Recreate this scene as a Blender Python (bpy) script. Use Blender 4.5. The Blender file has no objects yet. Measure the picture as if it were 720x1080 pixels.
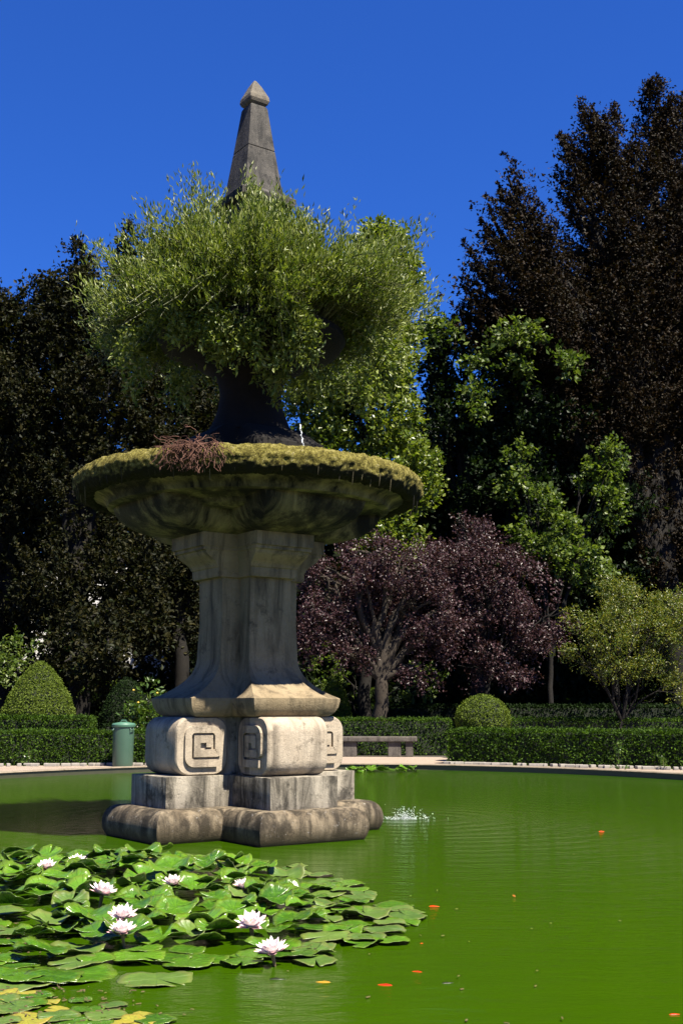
import bpy, bmesh, math, random
import numpy as np
from mathutils import Vector, Matrix, noise
rng = np.random.default_rng(7); random.seed(7)
sc = bpy.context.scene; C = sc.collection
R = math.radians; PI = math.pi
# ------------------------------------------------------------------ survey helper (photo -> metres)
H = 1.35; P = math.atan(208/1250); F = 1250
def at(px, py, Y):
    u = (px-360)/F; v = (540-py)/F
    dy = math.cos(P)-v*math.sin(P); dz = math.sin(P)+v*math.cos(P); t = Y/dy
    return Vector((u*t, Y, H+dz*t))
def gr(px, py, z=0.0):
    u = (px-360)/F; v = (540-py)/F
    dy = math.cos(P)-v*math.sin(P); dz = math.sin(P)+v*math.cos(P); t = (z-H)/dz
    return Vector((u*t, dy*t, z))
# ------------------------------------------------------------------ object helpers
def link(o, parent=None):
    C.objects.link(o)
    if parent: o.parent = parent
    return o
def tag(o, label=None, cat=None, group=None, kind=None):
    if label: o['label'] = label
    if cat: o['category'] = cat
    if group: o['group'] = group
    if kind: o['kind'] = kind
    return o
def thing(name, label, cat, loc=(0,0,0), rot=(0,0,0), group=None):
    o = bpy.data.objects.new(name, None); o.empty_display_size = .2
    o.location = loc; o.rotation_euler = rot
    link(o); return tag(o, label, cat, group)
def np_mesh(name, V, Q, mat, parent=None, smooth=False, loc=None, sharp=None):
    V = np.asarray(V, dtype=np.float32); Q = np.asarray(Q, dtype=np.int32)
    me = bpy.data.meshes.new(name); k = Q.shape[1]
    me.vertices.add(len(V)); me.vertices.foreach_set('co', V.ravel())
    me.loops.add(Q.size); me.loops.foreach_set('vertex_index', Q.ravel())
    me.polygons.add(len(Q)); me.polygons.foreach_set('loop_start', np.arange(0, Q.size, k, dtype=np.int32))
    me.polygons.foreach_set('use_smooth', np.full(len(Q), smooth))
    me.update(calc_edges=True); me.validate()
    if sharp: me.set_sharp_from_angle(angle=R(sharp))
    for m in (mat if isinstance(mat, (list, tuple)) else [mat]): me.materials.append(m)
    o = bpy.data.objects.new(name, me); link(o, parent)
    if loc is not None: o.location = loc
    return o
class MB:
    def __init__(s): s.v = []; s.f = []
    def add(s, v, f):
        n = len(s.v); s.v += [tuple(p) for p in v]; s.f += [tuple(i+n for i in q) for q in f]
    def loft(s, rings, cap0=True, cap1=True):
        n = len(rings[0]); v = [p for r in rings for p in r]; f = []
        for i in range(len(rings)-1):
            for j in range(n):
                k = (j+1) % n; f.append((i*n+j, i*n+k, (i+1)*n+k, (i+1)*n+j))
        if cap0: f.append(tuple(reversed(range(n))))
        if cap1: f.append(tuple((len(rings)-1)*n+j for j in range(n)))
        s.add(v, f)
    def box(s, c, d, rz=0, M=None):
        x, y, z = d[0]/2, d[1]/2, d[2]/2; c = Vector(c)
        m = M or Matrix.Rotation(rz, 3, 'Z')
        v = [c+m@Vector((a*x, b*y, e*z)) for a, b, e in
             ((-1,-1,-1),(1,-1,-1),(1,1,-1),(-1,1,-1),(-1,-1,1),(1,-1,1),(1,1,1),(-1,1,1))]
        s.add(v, [(3,2,1,0),(4,5,6,7),(0,1,5,4),(1,2,6,5),(2,3,7,6),(3,0,4,7)])
    def tube(s, pts, rad, n=8):
        pts = [Vector(p) for p in pts]; rings = []; prev = None
        for i, p in enumerate(pts):
            d = (pts[min(i+1, len(pts)-1)]-pts[max(i-1, 0)]).normalized()
            if prev is None: a = d.orthogonal().normalized()
            else:
                a = prev-d*prev.dot(d)
                a = a.normalized() if a.length > 1e-5 else d.orthogonal().normalized()
            prev = a; b = d.cross(a); r = rad[i] if hasattr(rad, '__len__') else rad
            rings.append([p+(a*math.cos(t)+b*math.sin(t))*r for t in (2*PI*j/n for j in range(n))])
        s.loft(rings)
    def lathe(s, prof, c=(0,0,0), n=48, sx=1, sy=1):
        c = Vector(c)
        s.loft([[c+Vector((r*sx*math.cos(2*PI*j/n), r*sy*math.sin(2*PI*j/n), z)) for j in range(n)] for r, z in prof])
    def build(s, name, mat, parent=None, smooth=None, bevel=0, loc=None):
        me = bpy.data.meshes.new(name); me.from_pydata(s.v, [], s.f)
        bm = bmesh.new(); bm.from_mesh(me)
        bmesh.ops.recalc_face_normals(bm, faces=bm.faces)
        if bevel:
            es = [e for e in bm.edges if len(e.link_faces) == 2 and e.calc_face_angle(0) > R(35)]
            bmesh.ops.bevel(bm, geom=es, offset=bevel, segments=2, affect='EDGES', profile=.6)
        bm.to_mesh(me); bm.free()
        if smooth:
            me.polygons.foreach_set('use_smooth', [True]*len(me.polygons)); me.set_sharp_from_angle(angle=R(smooth))
        me.materials.append(mat); me.update()
        o = bpy.data.objects.new(name, me); link(o, parent)
        if loc is not None: o.location = loc
        return o
# ------------------------------------------------------------------ materials
class NT:
    def __init__(s, name):
        s.m = bpy.data.materials.new(name); s.m.use_nodes = True; s.t = s.m.node_tree; s.n = s.t.nodes
        s.b = s.n['Principled BSDF']; s.co = s.n.new('ShaderNodeTexCoord').outputs['Object']
    def L(s, a, b): s.t.links.new(a, b)
    def map(s, scale):
        m = s.n.new('ShaderNodeMapping'); m.inputs['Scale'].default_value = scale; s.L(s.co, m.inputs[0]); return m.outputs[0]
    def noise(s, scale, detail=6, rough=.6, vec=None, dist=0):
        n = s.n.new('ShaderNodeTexNoise'); n.inputs['Scale'].default_value = scale
        n.inputs['Detail'].default_value = detail; n.inputs['Roughness'].default_value = rough
        n.inputs['Distortion'].default_value = dist; s.L(vec or s.co, n.inputs['Vector']); return n.outputs['Fac']
    def ramp(s, fac, stops):
        r = s.n.new('ShaderNodeValToRGB'); e = r.color_ramp.elements
        while len(e) < len(stops): e.new(.5)
        for k, (p, c) in enumerate(stops):
            e[k].position = p; e[k].color = (c if hasattr(c, '__len__') else (c, c, c))[:3]+(1,) if hasattr(c, '__len__') else (c, c, c, 1)
        s.L(fac, r.inputs[0]); return r.outputs[0]
    def mix(s, fac, a, b, mode='MIX'):
        m = s.n.new('ShaderNodeMix'); m.data_type = 'RGBA'; m.blend_type = mode
        for v, k in ((fac, 0), (a, 6), (b, 7)):
            if hasattr(v, 'links'): s.L(v, m.inputs[k])
            elif k == 0: m.inputs[0].default_value = v
            else: m.inputs[k].default_value = tuple(v)+(1,)
        return m.outputs[2]
    def math(s, op, a, b=0):
        m = s.n.new('ShaderNodeMath'); m.operation = op
        for k, v in enumerate((a, b)):
            if hasattr(v, 'links'): s.L(v, m.inputs[k])
            else: m.inputs[k].default_value = v
        return m.outputs[0]
    def bump(s, h, strength=.4, dist=.02):
        b = s.n.new('ShaderNodeBump'); b.inputs['Strength'].default_value = strength; b.inputs['Distance'].default_value = dist
        s.L(h, b.inputs['Height']); s.L(b.outputs[0], s.b.inputs['Normal']); return b.outputs[0]
    def done(s, col=None, rough=.8, spec=.5, k=.48):
        if col is not None:
            if hasattr(col, 'links'):
                col = s.mix(1.0, col, (k, k, k), 'MULTIPLY'); s.L(col, s.b.inputs['Base Color']); s.col = col
            else: s.b.inputs['Base Color'].default_value = tuple(c*k for c in col)+(1,)
        s.b.inputs['Roughness'].default_value = rough; s.b.inputs['Specular IOR Level'].default_value = spec
        return s.m
def height_of(t):
    x = t.n.new('ShaderNodeSeparateXYZ'); t.L(t.co, x.inputs[0]); return x.outputs['Z']
def stone(name, light, dark, stain, amount=.5, streak=.5, scale=1.0, lich=None, zstain=None):
    t = NT(name)
    base = t.mix(t.ramp(t.noise(2.2*scale, 8), [(.35, 0.), (.68, 1.)]), dark, light)
    fine = t.mix(.35, base, t.ramp(t.noise(34*scale, 5, .7), [(.3, tuple(c*.5 for c in light)), (.7, light)]))
    st = t.ramp(t.noise(1.0, 8, .65, t.map((5*scale, 5*scale, .7*scale)), .6), [(1-amount-.08, 0.), (1-amount+.14, 1.)])
    col = t.mix(t.math('MULTIPLY', st, streak), fine, stain)
    bl = t.ramp(t.noise(3.1*scale, 10, .72), [(1-amount+.03, 0.), (1-amount+.13, 1.)])
    col = t.mix(t.math('MULTIPLY', bl, .8), col, stain)
    if lich:
        col = t.mix(t.ramp(t.noise(13*scale, 8, .75), [(.6, 0.), (.68, 1.)]), col, lich)
    if zstain:
        z = height_of(t); zz = t.math('ADD', z, t.math('MULTIPLY', t.noise(6, 5), .22))
        f = t.ramp(zz, [(zstain[0], 1.), (zstain[1], 0.)]); col = t.mix(f, col, zstain[2])
    h = t.math('ADD', t.noise(60*scale, 6, .7), t.math('MULTIPLY', t.noise(9*scale, 6), 1.2))
    pit = t.ramp(t.noise(26*scale, 3, .8), [(.30, 0.), (.38, 1.)])
    h = t.math('ADD', h, t.math('MULTIPLY', pit, .7)); t.bump(h, .6, .012); return t.done(col, .88, .25)
def leafmat(name, cols, rough=.5, trans=.25, spec=.4):
    t = NT(name); g = t.n.new('ShaderNodeNewGeometry')
    k = [(i/max(1, len(cols)-1), c) for i, c in enumerate(cols)]
    col = t.ramp(g.outputs['Random Per Island'], k)
    t.done(col, rough, spec); col = t.col
    tr = t.n.new('ShaderNodeBsdfTranslucent'); mx = t.n.new('ShaderNodeMixShader'); mx.inputs[0].default_value = trans
    c2 = t.mix(1.0, col, (1.5, 1.6, .7), 'MULTIPLY'); t.L(c2, tr.inputs[0])
    t.L(t.b.outputs[0], mx.inputs[1]); t.L(tr.outputs[0], mx.inputs[2])
    t.L(mx.outputs[0], t.n['Material Output'].inputs['Surface']); return t.m
def plain(name, c, rough=.7, nz=.25, sc_=20, bump=.2):
    t = NT(name); f = t.noise(sc_, 6)
    col = t.mix(f, tuple(x*(1-nz) for x in c), tuple(x*(1+nz) for x in c))
    t.bump(f, bump, .01); return t.done(col, rough)
M = {}
M['volute'] = stone('pale_limestone', (.68,.57,.43), (.46,.36,.25), (.08,.062,.045), .465, .75)
M['dado'] = stone('stained_limestone', (.60,.53,.42), (.34,.29,.21), (.035,.03,.022), .52, .95, lich=(.47,.42,.34))
M['plinth'] = stone('weathered_plinth_stone', (.42,.34,.23), (.17,.12,.07), (.032,.024,.014), .545, .95, 1.2, lich=(.42,.39,.35), zstain=(.1,.3,(.055,.042,.018)))
M['foot'] = stone('warm_limestone', (.47,.365,.22), (.29,.215,.12), (.05,.038,.022), .45, .85)
M['column'] = stone('column_limestone', (.47,.365,.22), (.29,.215,.12), (.05,.038,.022), .46, .85)
M['bowl'] = stone('algae_and_shade_toned_stone', (.46,.39,.20), (.22,.18,.08), (.006,.005,.004), .555, 1.0, .5)  # algae stain whose black also paints in the shade under the bowl
M['dark'] = stone('near_black_stone', (.022,.016,.010), (.012,.009,.006), (.006,.006,.005), .5, .8)  # nearly black tone for upper plinth, stem and upper bowl
M['obelisk'] = stone('grey_lichened_stone', (.16,.145,.125), (.07,.066,.06), (.02,.02,.02), .50, .8, 2.0, lich=(.28,.26,.22))
M['finial'] = stone('lichened_finial_stone', (.28,.24,.18), (.15,.135,.11), (.05,.045,.04), .46, .5, 4, lich=(.32,.22,.10))
def moss():
    t = NT('yellow_green_moss')
    col = t.ramp(t.noise(22, 8, .75), [(.34, (.05,.05,.01)), (.46, (.20,.17,.035)), (.56, (.42,.37,.09)), (.69, (.58,.50,.28))])
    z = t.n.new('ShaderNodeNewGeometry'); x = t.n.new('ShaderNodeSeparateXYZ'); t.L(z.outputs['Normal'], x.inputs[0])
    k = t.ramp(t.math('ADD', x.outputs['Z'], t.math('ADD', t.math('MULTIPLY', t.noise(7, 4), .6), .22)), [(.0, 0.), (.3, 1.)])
    col = t.mix(t.ramp(t.noise(75, 5, .8), [(.42, .85), (.55, 0.)]), col, (.07,.055,.015)); col = t.mix(k, (.03,.028,.014), col)  # moss tone on upward faces; shade is painted into the underside by normal
    t.bump(t.noise(90, 6, .8), .9, .02); return t.done(col, .95, .1)
M['moss'] = moss()
def water():
    t = NT('green_pond_water')
    n1 = t.noise(.35, 4)
    col = t.mix(n1, (.030,.082,.0006), (.046,.108,.001))
    # concentric ripples from the splash plus wind ripples
    sub = t.n.new('ShaderNodeVectorMath'); sub.operation = 'DISTANCE'; t.L(t.co, sub.inputs[0]); sub.inputs[1].default_value = SPL
    d = sub.outputs['Value']
    w = t.math('SINE', t.math('ADD', t.math('MULTIPLY', d, 17.0), t.math('MULTIPLY', t.noise(.8, 3), 7.0)))
    fade = t.math('DIVIDE', 3.0, t.math('ADD', d, 2.5))
    rip = t.math('MULTIPLY', w, fade)
    h = t.math('ADD', t.math('MULTIPLY', rip, .34), t.math('ADD', t.noise(5.5, 5, .6, t.map((1, 2.2, 1)), .4), t.math('MULTIPLY', t.noise(28, 3, .6, t.map((1, 1.6, 1))), .12)))
    t.bump(h, .6, .009)
    sp = t.ramp(t.noise(170, 2, .5), [(.735, 0.), (.75, 1.)])
    col = t.mix(t.math('MULTIPLY', sp, .35), col, (.2,.3,.1))
    m = t.done(col, .05, .1)
    df = t.n.new('ShaderNodeBsdfDiffuse'); gl = t.n.new('ShaderNodeBsdfGlossy'); gl.inputs['Roughness'].default_value = .03
    fr = t.n.new('ShaderNodeFresnel'); fr.inputs['IOR'].default_value = 1.33; mxs = t.n.new('ShaderNodeMixShader')
    nb = t.b.inputs['Normal'].links[0].from_socket
    for q in (gl, fr): t.L(nb, q.inputs['Normal'])
    t.L(nb, df.inputs['Normal']); t.L(t.col, df.inputs['Color']); t.L(t.math('MULTIPLY', fr.outputs[0], .8), mxs.inputs[0])
    t.L(df.outputs[0], mxs.inputs[1]); t.L(gl.outputs[0], mxs.inputs[2]); t.L(mxs.outputs[0], t.n['Material Output'].inputs['Surface']); return m
SPL = (.79, 15.3, 0)
M['water'] = water()
def pad(name, c1, c2, edge, rough=.32):
    t = NT(name); g = t.n.new('ShaderNodeObjectInfo')
    base = t.mix(g.outputs['Random'], c1, c2)
    base = t.mix(t.ramp(t.noise(16, 6, .65), [(.45, 0.), (.75, .6)]), base, tuple(x*1.5 for x in c2))
    gr_ = t.n.new('ShaderNodeVectorMath'); gr_.operation = 'LENGTH'; t.L(t.co, gr_.inputs[0])
    e = t.ramp(t.math('ADD', gr_.outputs['Value'], t.math('MULTIPLY', t.noise(20, 5), .05)), [(.165, 0.), (.2, 1.)])
    col = t.mix(t.math('MULTIPLY', e, .28), base, edge)
    sp = t.ramp(t.noise(60, 4, .6), [(.66, 0.), (.72, 1.)]); col = t.mix(t.math('MULTIPLY', sp, .5), col, edge)
    # radial veins
    x = t.n.new('ShaderNodeSeparateXYZ'); t.L(t.co, x.inputs[0])
    a = t.math('ARCTAN2', x.outputs['Y'], x.outputs['X']); v = t.math('ABSOLUTE', t.math('SINE', t.math('MULTIPLY', a, 9.0)))
    vv = t.ramp(v, [(0., 0.), (.25, 1.)])
    t.bump(t.math('ADD', vv, t.math('MULTIPLY', t.noise(30, 4), 1.2)), .55, .006)
    m = t.done(col, rough, .5)
    t.b.inputs['Coat Weight'].default_value = .0; t.b.inputs['Coat Roughness'].default_value = .3
    return m
M['pad'] = pad('lily_leaf_green', (.04,.12,.006), (.12,.27,.014), (.20,.20,.03), .24)
M['padold'] = pad('lily_leaf_mottled', (.065,.14,.014), (.13,.22,.028), (.24,.18,.05), .45)
M['padyel'] = pad('lily_leaf_yellowed', (.30,.30,.03), (.42,.36,.03), (.35,.15,.04), .45)
M['petal'] = plain('white_pink_petal', (1.6,1.32,1.30), .45, .04, 12, .05)
M['petalout'] = plain('pink_outer_petal', (1.5,.9,.9), .45, .08, 12, .05)
M['stamen'] = plain('yellow_stamen', (.8,.5,.06), .6)
M['sepal'] = plain('green_brown_sepal', (.18,.12,.05), .6)
M['fish'] = plain('orange_fish_skin', (.95,.02,.003), .3, .2)
M['fishy'] = plain('golden_fish_skin', (.75,.35,.03), .3, .2)
M['fishd'] = plain('dark_fish_skin', (.03,.035,.015), .3)
M['root'] = plain('dried_red_root', (.15,.055,.028), .85, .5, 30)
M['bark'] = stone('grey_brown_bark', (.018,.014,.010), (.010,.008,.006), (.02,.016,.012), .45, .8, 2)
M['barkpale'] = stone('pale_plum_bark', (.085,.065,.045), (.04,.03,.022), (.02,.015,.01), .42, .8, 2)
M['core'] = plain('shade_toned_core', (.012,.020,.005), .95)  # dark fill behind the leaves; the inner shade is in its colour
M['soil'] = plain('shade_toned_garden_soil', (.045,.035,.022), .95, .5, 3, .6)  # soil tone kept dark to stand in for shade beneath the trees
def gravel():
    t = NT('pale_pink_gravel'); col = t.mix(t.noise(1.2, 6), (.44,.33,.25), (.56,.47,.38))
    col = t.mix(t.ramp(t.noise(45, 3, .8), [(.5, 0.), (.62, .8)]), col, (.25,.16,.11))
    t.bump(t.noise(60, 4, .8), .7, .02); return t.done(col, .9, .2)
M['gravel'] = gravel()
M['kerb'] = stone('kerb_stone', (.42,.34,.25), (.28,.22,.16), (.12,.10,.05), .45, .5, 1, zstain=(.05,.15,(.16,.12,.05)))
M['wetwall'] = plain('wet_algae_wall', (.045,.045,.015), .6, .4, 6)
M['white'] = plain('white_pebble', (.42,.38,.33), .85, .3)
M['bin'] = plain('green_plastic', (.075,.15,.10), .4, .12, 5, .05)
M['binlid'] = plain('pale_green_plastic', (.10,.24,.16), .4, .12, 5, .05)
M['bench'] = stone('shade_toned_grey_stone', (.22,.19,.16), (.12,.105,.09), (.04,.035,.03), .46, .7, 2)  # grey stone darkened; tree shade on the bench is put into the colour
M['wall'] = plain('pale_plaster', (1.0,.98,.97), .9, .05, 2)
M['spray'] = NT('white_water_spray').done((.8,.85,.85), .2)
# foliage
M['beech'] = leafmat('copper_beech_leaf', [(.007,.005,.0015), (.018,.010,.003), (.038,.020,.005), (.018,.017,.003)], .6, .15, .12)
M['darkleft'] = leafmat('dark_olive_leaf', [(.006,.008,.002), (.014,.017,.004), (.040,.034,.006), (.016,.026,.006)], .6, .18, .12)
M['maple'] = leafmat('bright_green_leaf', [(.07,.12,.010), (.13,.20,.016), (.28,.33,.035), (.18,.24,.025)], .4, .35)
M['tulip'] = leafmat('shade_toned_green_leaf', [(.006,.015,.005), (.012,.028,.008), (.035,.060,.010)], .5, .25, .15)  # green crown leaf darkened so its shade sits in the colour
M['lightcl'] = leafmat('sunlit_toned_green_leaf', [(.05,.095,.014), (.11,.17,.022), (.22,.28,.05)], .45, .35, .25)  # paler green; sunlight on leaf clusters is put into this colour
M['plum'] = leafmat('purple_plum_leaf', [(.022,.007,.009), (.055,.018,.023), (.12,.055,.062), (.065,.032,.032)], .45, .2, .35)
M['yelgreen'] = leafmat('yellow_green_leaf', [(.07,.12,.010), (.14,.20,.015), (.32,.30,.02), (.10,.16,.015)], .45, .3)
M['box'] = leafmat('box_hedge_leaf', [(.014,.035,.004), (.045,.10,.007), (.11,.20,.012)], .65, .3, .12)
M['boxd'] = leafmat('shade_toned_hedge_leaf', [(.006,.014,.003), (.012,.028,.004), (.02,.045,.006)], .7, .15, .08)  # hedge leaf darkened: shadow on topiary and back hedges is painted in
M['cone'] = leafmat('bright_topiary_leaf', [(.07,.11,.010), (.13,.19,.018), (.21,.27,.04)], .65, .3, .12)
M['under'] = leafmat('shade_toned_undergrowth_leaf', [(.006,.012,.003), (.013,.024,.004), (.028,.042,.008)], .6, .2, .12)  # very dark green; darkness beneath the trees is put into the colour
M['citrus'] = leafmat('glossy_shrub_leaf', [(.05,.11,.015), (.09,.17,.02), (.15,.22,.03)], .3, .3)
M['bush'] = leafmat('fine_willowy_leaf', [(.07,.12,.008), (.16,.23,.014), (.27,.33,.03), (.42,.46,.14)], .5, .3)
M['stem'] = plain('thin_green_brown_stem', (.11,.12,.035), .7, .3)
M['yflower'] = plain('yellow_blossom', (.8,.5,.02), .6)
# ------------------------------------------------------------------ leaf batches
def unit(a): return a/np.maximum(np.linalg.norm(a, axis=-1, keepdims=True), 1e-9)
def leaf_mesh(P0, D, N, Ln, Wd):
    """diamond leaves from base point P0 along D with normal near N"""
    S = unit(np.cross(D, N)); N2 = np.cross(S, D)
    Ln = Ln[:, None]; Wd = Wd[:, None]
    a = P0; b = P0+D*Ln*.45+S*Wd*.5+N2*Ln*.10; c = P0+D*Ln; d = P0+D*Ln*.45-S*Wd*.5+N2*Ln*.10
    V = np.stack([a, b, c, d], 1).reshape(-1, 3)
    Q = np.arange(len(V), dtype=np.int32).reshape(-1, 4); return V, Q
def sph(n):
    return unit(rng.normal(size=(n, 3)))
def cull(pts, freq, thr, seed=0):
    keep = np.array([noise.noise(Vector((p[0]*freq+seed, p[1]*freq, p[2]*freq))) > thr for p in pts]); return keep
def sprays(root, d, ln, per, leaf, width, flat=.6, tight=.10):
    """root (N,3), d (N,3) unit, ln (N,) -> leaves along twigs"""
    n = len(root); t = rng.random((n, per))**.8
    p = root[:, None]+d[:, None]*(t*ln[:, None])[..., None]+rng.normal(size=(n, per, 3))*(ln[:, None, None]*tight)
    p[..., 2] -= (t**2)*ln[:, None]*.12
    up = np.array([0, 0, 1.])
    D = unit(d[:, None]*.6+rng.normal(size=(n, per, 3))*.7); N = unit(up*flat+rng.normal(size=(n, per, 3))*(1-flat*.55))
    s = leaf*(.6+.8*rng.random((n, per)))
    return leaf_mesh(p.reshape(-1, 3), D.reshape(-1, 3), N.reshape(-1, 3), s.ravel(), (s*width).ravel())
def lobes3(lb, Y):
    out = []
    for l in lb:
        px, py, rx, rz = l[:4]; dy = l[4] if len(l) > 4 else 0; ry = l[5] if len(l) > 5 else None
        c = at(px, py, Y+dy); k = (c.y*math.cos(P)+(c.z-H)*math.sin(P))/F
        out.append((np.array(c), np.array([rx*k, (ry if ry else rx*k), rz*k])))
    return out
def crown(lb, dens, ln, per, leaf, width=.6, up=.35, thr=-.18, freq=.5, shell=.45, flat=.6, tight=.10, rand=.3):
    R0, D0 = [], []
    for c, r in lb:
        area = (r[0]*r[2]+r[0]*r[1]+r[1]*r[2]); n = int(dens*area)
        u = sph(n); rad = 1-shell*rng.random(n)**1.3
        p = c+u*r*rad[:, None]*.92
        k = cull(p, freq, thr, 3.1); p = p[k]; u = u[k]
        k = p[:, 2] > .5
        p = p[k]; u = u[k]
        d = unit(u*np.array([1, 1, .7])+np.array([0, 0, up])+rng.normal(size=p.shape)*rand)
        R0.append(p); D0.append(d)
    R0 = np.concatenate(R0); D0 = np.concatenate(D0)
    L = ln*(.5+.9*rng.random(len(R0)))
    return sprays(R0-D0*(L*.4)[:, None], D0, L, per, leaf, width, flat, tight)
def bough_crown(lb, axis, dens, twl, per, leaf, ntw=30, width=.55, up=.6, rise=.35, inner=.45):
    B0, B1 = [], []
    for c, rr_ in lb:
        n = max(3, int(dens*(rr_[0]*rr_[2]+rr_[0]*rr_[1]+rr_[1]*rr_[2]))); u = sph(n); u[:, 2] = u[:, 2]*.8+.12
        tip = c+u*rr_*(.70+.50*rng.random((n, 1))**1.5)
        ax = np.array([axis[0], axis[1], 0])+np.zeros((n, 3)); core = c*.7+ax*.3; core[:, 2] = tip[:, 2]-rise*np.linalg.norm((tip-core)[:, :2], axis=1)-.8
        k = tip[:, 2] > .8
        B0.append((tip+(core-tip)*(inner+.3*rng.random((n, 1))))[k]); B1.append(tip[k])
    A = np.concatenate(B0); B = np.concatenate(B1); n = len(A); d = unit(B-A)
    side = unit(np.cross(d, np.array([0, 0, 1.]))); upv = np.cross(side, d)
    t = np.sort(rng.random((n, ntw)), 1); L = (twl*(1-t)**.9+.12)*(.6+.6*rng.random((n, ntw)))
    sg = np.where(rng.random((n, ntw)) < .5, -1., 1.); th = rng.normal(size=(n, ntw))*.7
    tw = unit(side[:, None]*(sg*np.cos(th))[..., None]+upv[:, None]*np.sin(th)[..., None]*.6+d[:, None]*.9+np.array([0, 0, up*.4]))
    root = A[:, None]+(B-A)[:, None]*t[..., None]; root[..., 2] += .5*(t**2)*up
    return sprays(root.reshape(-1, 3), tw.reshape(-1, 3), L.reshape(-1), per, leaf, width, .45, .045)
def limbs(base, lb, r0, nseg=7, fork=.35, wob=.35, extra=2):
    mb = MB(); base = Vector(base); cs = [Vector(c) for c, r in lb]
    top = max(c.z for c in cs); low = min(c.z-r[2]*.3 for (c, r) in zip(cs, [r for c, r in lb]))
    mid = sum(cs, Vector())/len(cs); fk = base+(mid-base)*fork*.6; fk.z = base.z+max(.8, (mid.z-base.z)*fork)
    def path(a, b, n, w, bow=0):
        out = []
        for i in range(n+1):
            t = i/n; p = a.lerp(b, t)
            if 0 < i < n: p += Vector((random.uniform(-w, w), random.uniform(-w, w), random.uniform(-w, w)*.5))+Vector((0, 0, bow*math.sin(PI*t)))
            out.append(p)
        return out
    pt = path(base-Vector((0, 0, .2)), fk, nseg, wob*.25)
    mb.tube(pt, [r0*(1.35 if i == 0 else 1.12 if i == 1 else 1-.25*i/nseg) for i in range(nseg+1)], 12)
    for (c, r) in lb:
        c = Vector(c); e = c+Vector((0, 0, r[2]*.5))
        L = (e-fk).length; p2 = path(fk, e, nseg, wob*min(1, L*.12), L*.08)
        mb.tube(p2, [r0*.6*(1-.88*i/nseg) for i in range(nseg+1)], 8)
        for _ in range(extra):
            i = random.randint(2, nseg-1); u = Vector(sph(1)[0]); u.z = abs(u.z)*.6
            e2 = c+Vector((u.x*r[0], u.y*r[1], u.z*r[2]))*.85
            p3 = path(p2[i], e2, 5, wob*.4, 0); mb.tube(p3, [r0*.26*(1-.85*j/5) for j in range(6)], 6)
    return mb
def tree(name, label, lbpx, Y, base_px, r0, mat, bark, dens, ln, per, leaf, cat='tree', group=None, gz=.1, fork=.35, extra=2, second=None, wob=.35, bough=None, bough_in=14, **kw):
    lb = lobes3(lbpx, Y); b = at(base_px, 760, Y); base = Vector((b.x, Y, gz))
    t = thing(name, label, cat, base, group=group)
    V, Q = bough_crown(lb, base, dens, ln, per, leaf, **bough) if bough else crown(lb, dens, ln, per, leaf, **kw)
    if bough:
        V2, Q2 = crown([(c_, r_*.74) for c_, r_ in lb], bough_in*1.6, 1.0, 16, leaf*1.35, thr=-.5, shell=.7); Q = np.concatenate([Q, Q2+len(V)]); V = np.concatenate([V, V2])
    V = V-np.array(base)
    np_mesh('crown', V, Q, M[mat], t)
    mb = limbs(base, lb, r0, fork=fork, extra=extra, wob=wob)
    mb.v = [tuple(Vector(p)-base) for p in mb.v]; mb.build('trunk', M[bark], t, smooth=60)
    if second:
        lb2 = lobes3(second[0], Y); V, Q = crown(lb2, second[2], ln, per, leaf*1.1, **dict(kw, thr=-.3)); np_mesh('lit_toned_leaf_cluster', V-np.array(base), Q, M[second[1]], t)
    return t
# ================================================================== SETTING
PC = (-.2, 14.3); PA, PB = 9.3, 13.3
def pool_ring(k, z, n=160, grow=0.):
    return [Vector((PC[0]+(PA*k+grow)*math.cos(2*PI*i/n), PC[1]+(PB*k+grow)*math.sin(2*PI*i/n), z)) for i in range(n)]
def annulus(rings, name, mat, parent=None):
    mb = MB(); mb.loft(rings, False, False); return mb.build(name, mat, parent, smooth=30)
g = annulus([pool_ring(1, .1, grow=.02), pool_ring(1, .1, grow=3.), pool_ring(1, .1, grow=20), pool_ring(1, .1, grow=80), pool_ring(1, .1, grow=900)], 'ground', M['soil']); tag(g, kind='structure')
g = annulus([pool_ring(1, .104, grow=.26), pool_ring(1, .106, grow=4.6)], 'gravel_path', M['gravel']); tag(g, kind='structure')
g = annulus([pool_ring(1, .112, grow=-.03), pool_ring(1, .128, grow=-.02), pool_ring(1, .128, grow=.28), pool_ring(1, .0, grow=.29)], 'pool_kerb', M['kerb']); tag(g, kind='structure')
g = annulus([pool_ring(1, -.8), pool_ring(1, .113)], 'pool_wall', M['wetwall']); tag(g, kind='structure')
mb = MB(); mb.add(pool_ring(1, -.8), [tuple(range(160))]); tag(mb.build('pond_bed', M['soil']), kind='structure')
mb = MB(); mb.add(pool_ring(1, 0, grow=.0), [tuple(range(160))]); tag(mb.build('pond_water', M['water']), kind='structure')
# ================================================================== FOUNTAIN
FC = Vector((-1.07, 13.6, 0)); AZ = R(35)
n1 = Vector((math.sin(AZ), -math.cos(AZ), 0)); n2 = Vector((-math.cos(AZ), -math.sin(AZ), 0))
fo = thing('stone_fountain', 'tall tiered stone fountain with scroll blocks, mossy round bowl and obelisk top', 'fountain', FC)
FR = math.atan2(n1.y, n1.x)      # local frame: +x arm along n1
def crossring(L, w, z):
    pts = [(L,-w),(L,w),(w,w),(w,L),(-w,L),(-w,w),(-L,w),(-L,-w),(-w,-w),(-w,-L),(w,-L),(w,-w)]
    c, s = math.cos(FR), math.sin(FR)
    return [Vector((x*c-y*s, x*s+y*c, z)) for x, y in pts]
def cross_loft(name, prof, mat, bevel=0, smooth=28):
    mb = MB(); mb.loft([crossring(L, w, z) for L, w, z in prof]); return mb.build(name, mat, fo, smooth=smooth, bevel=bevel)
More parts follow.
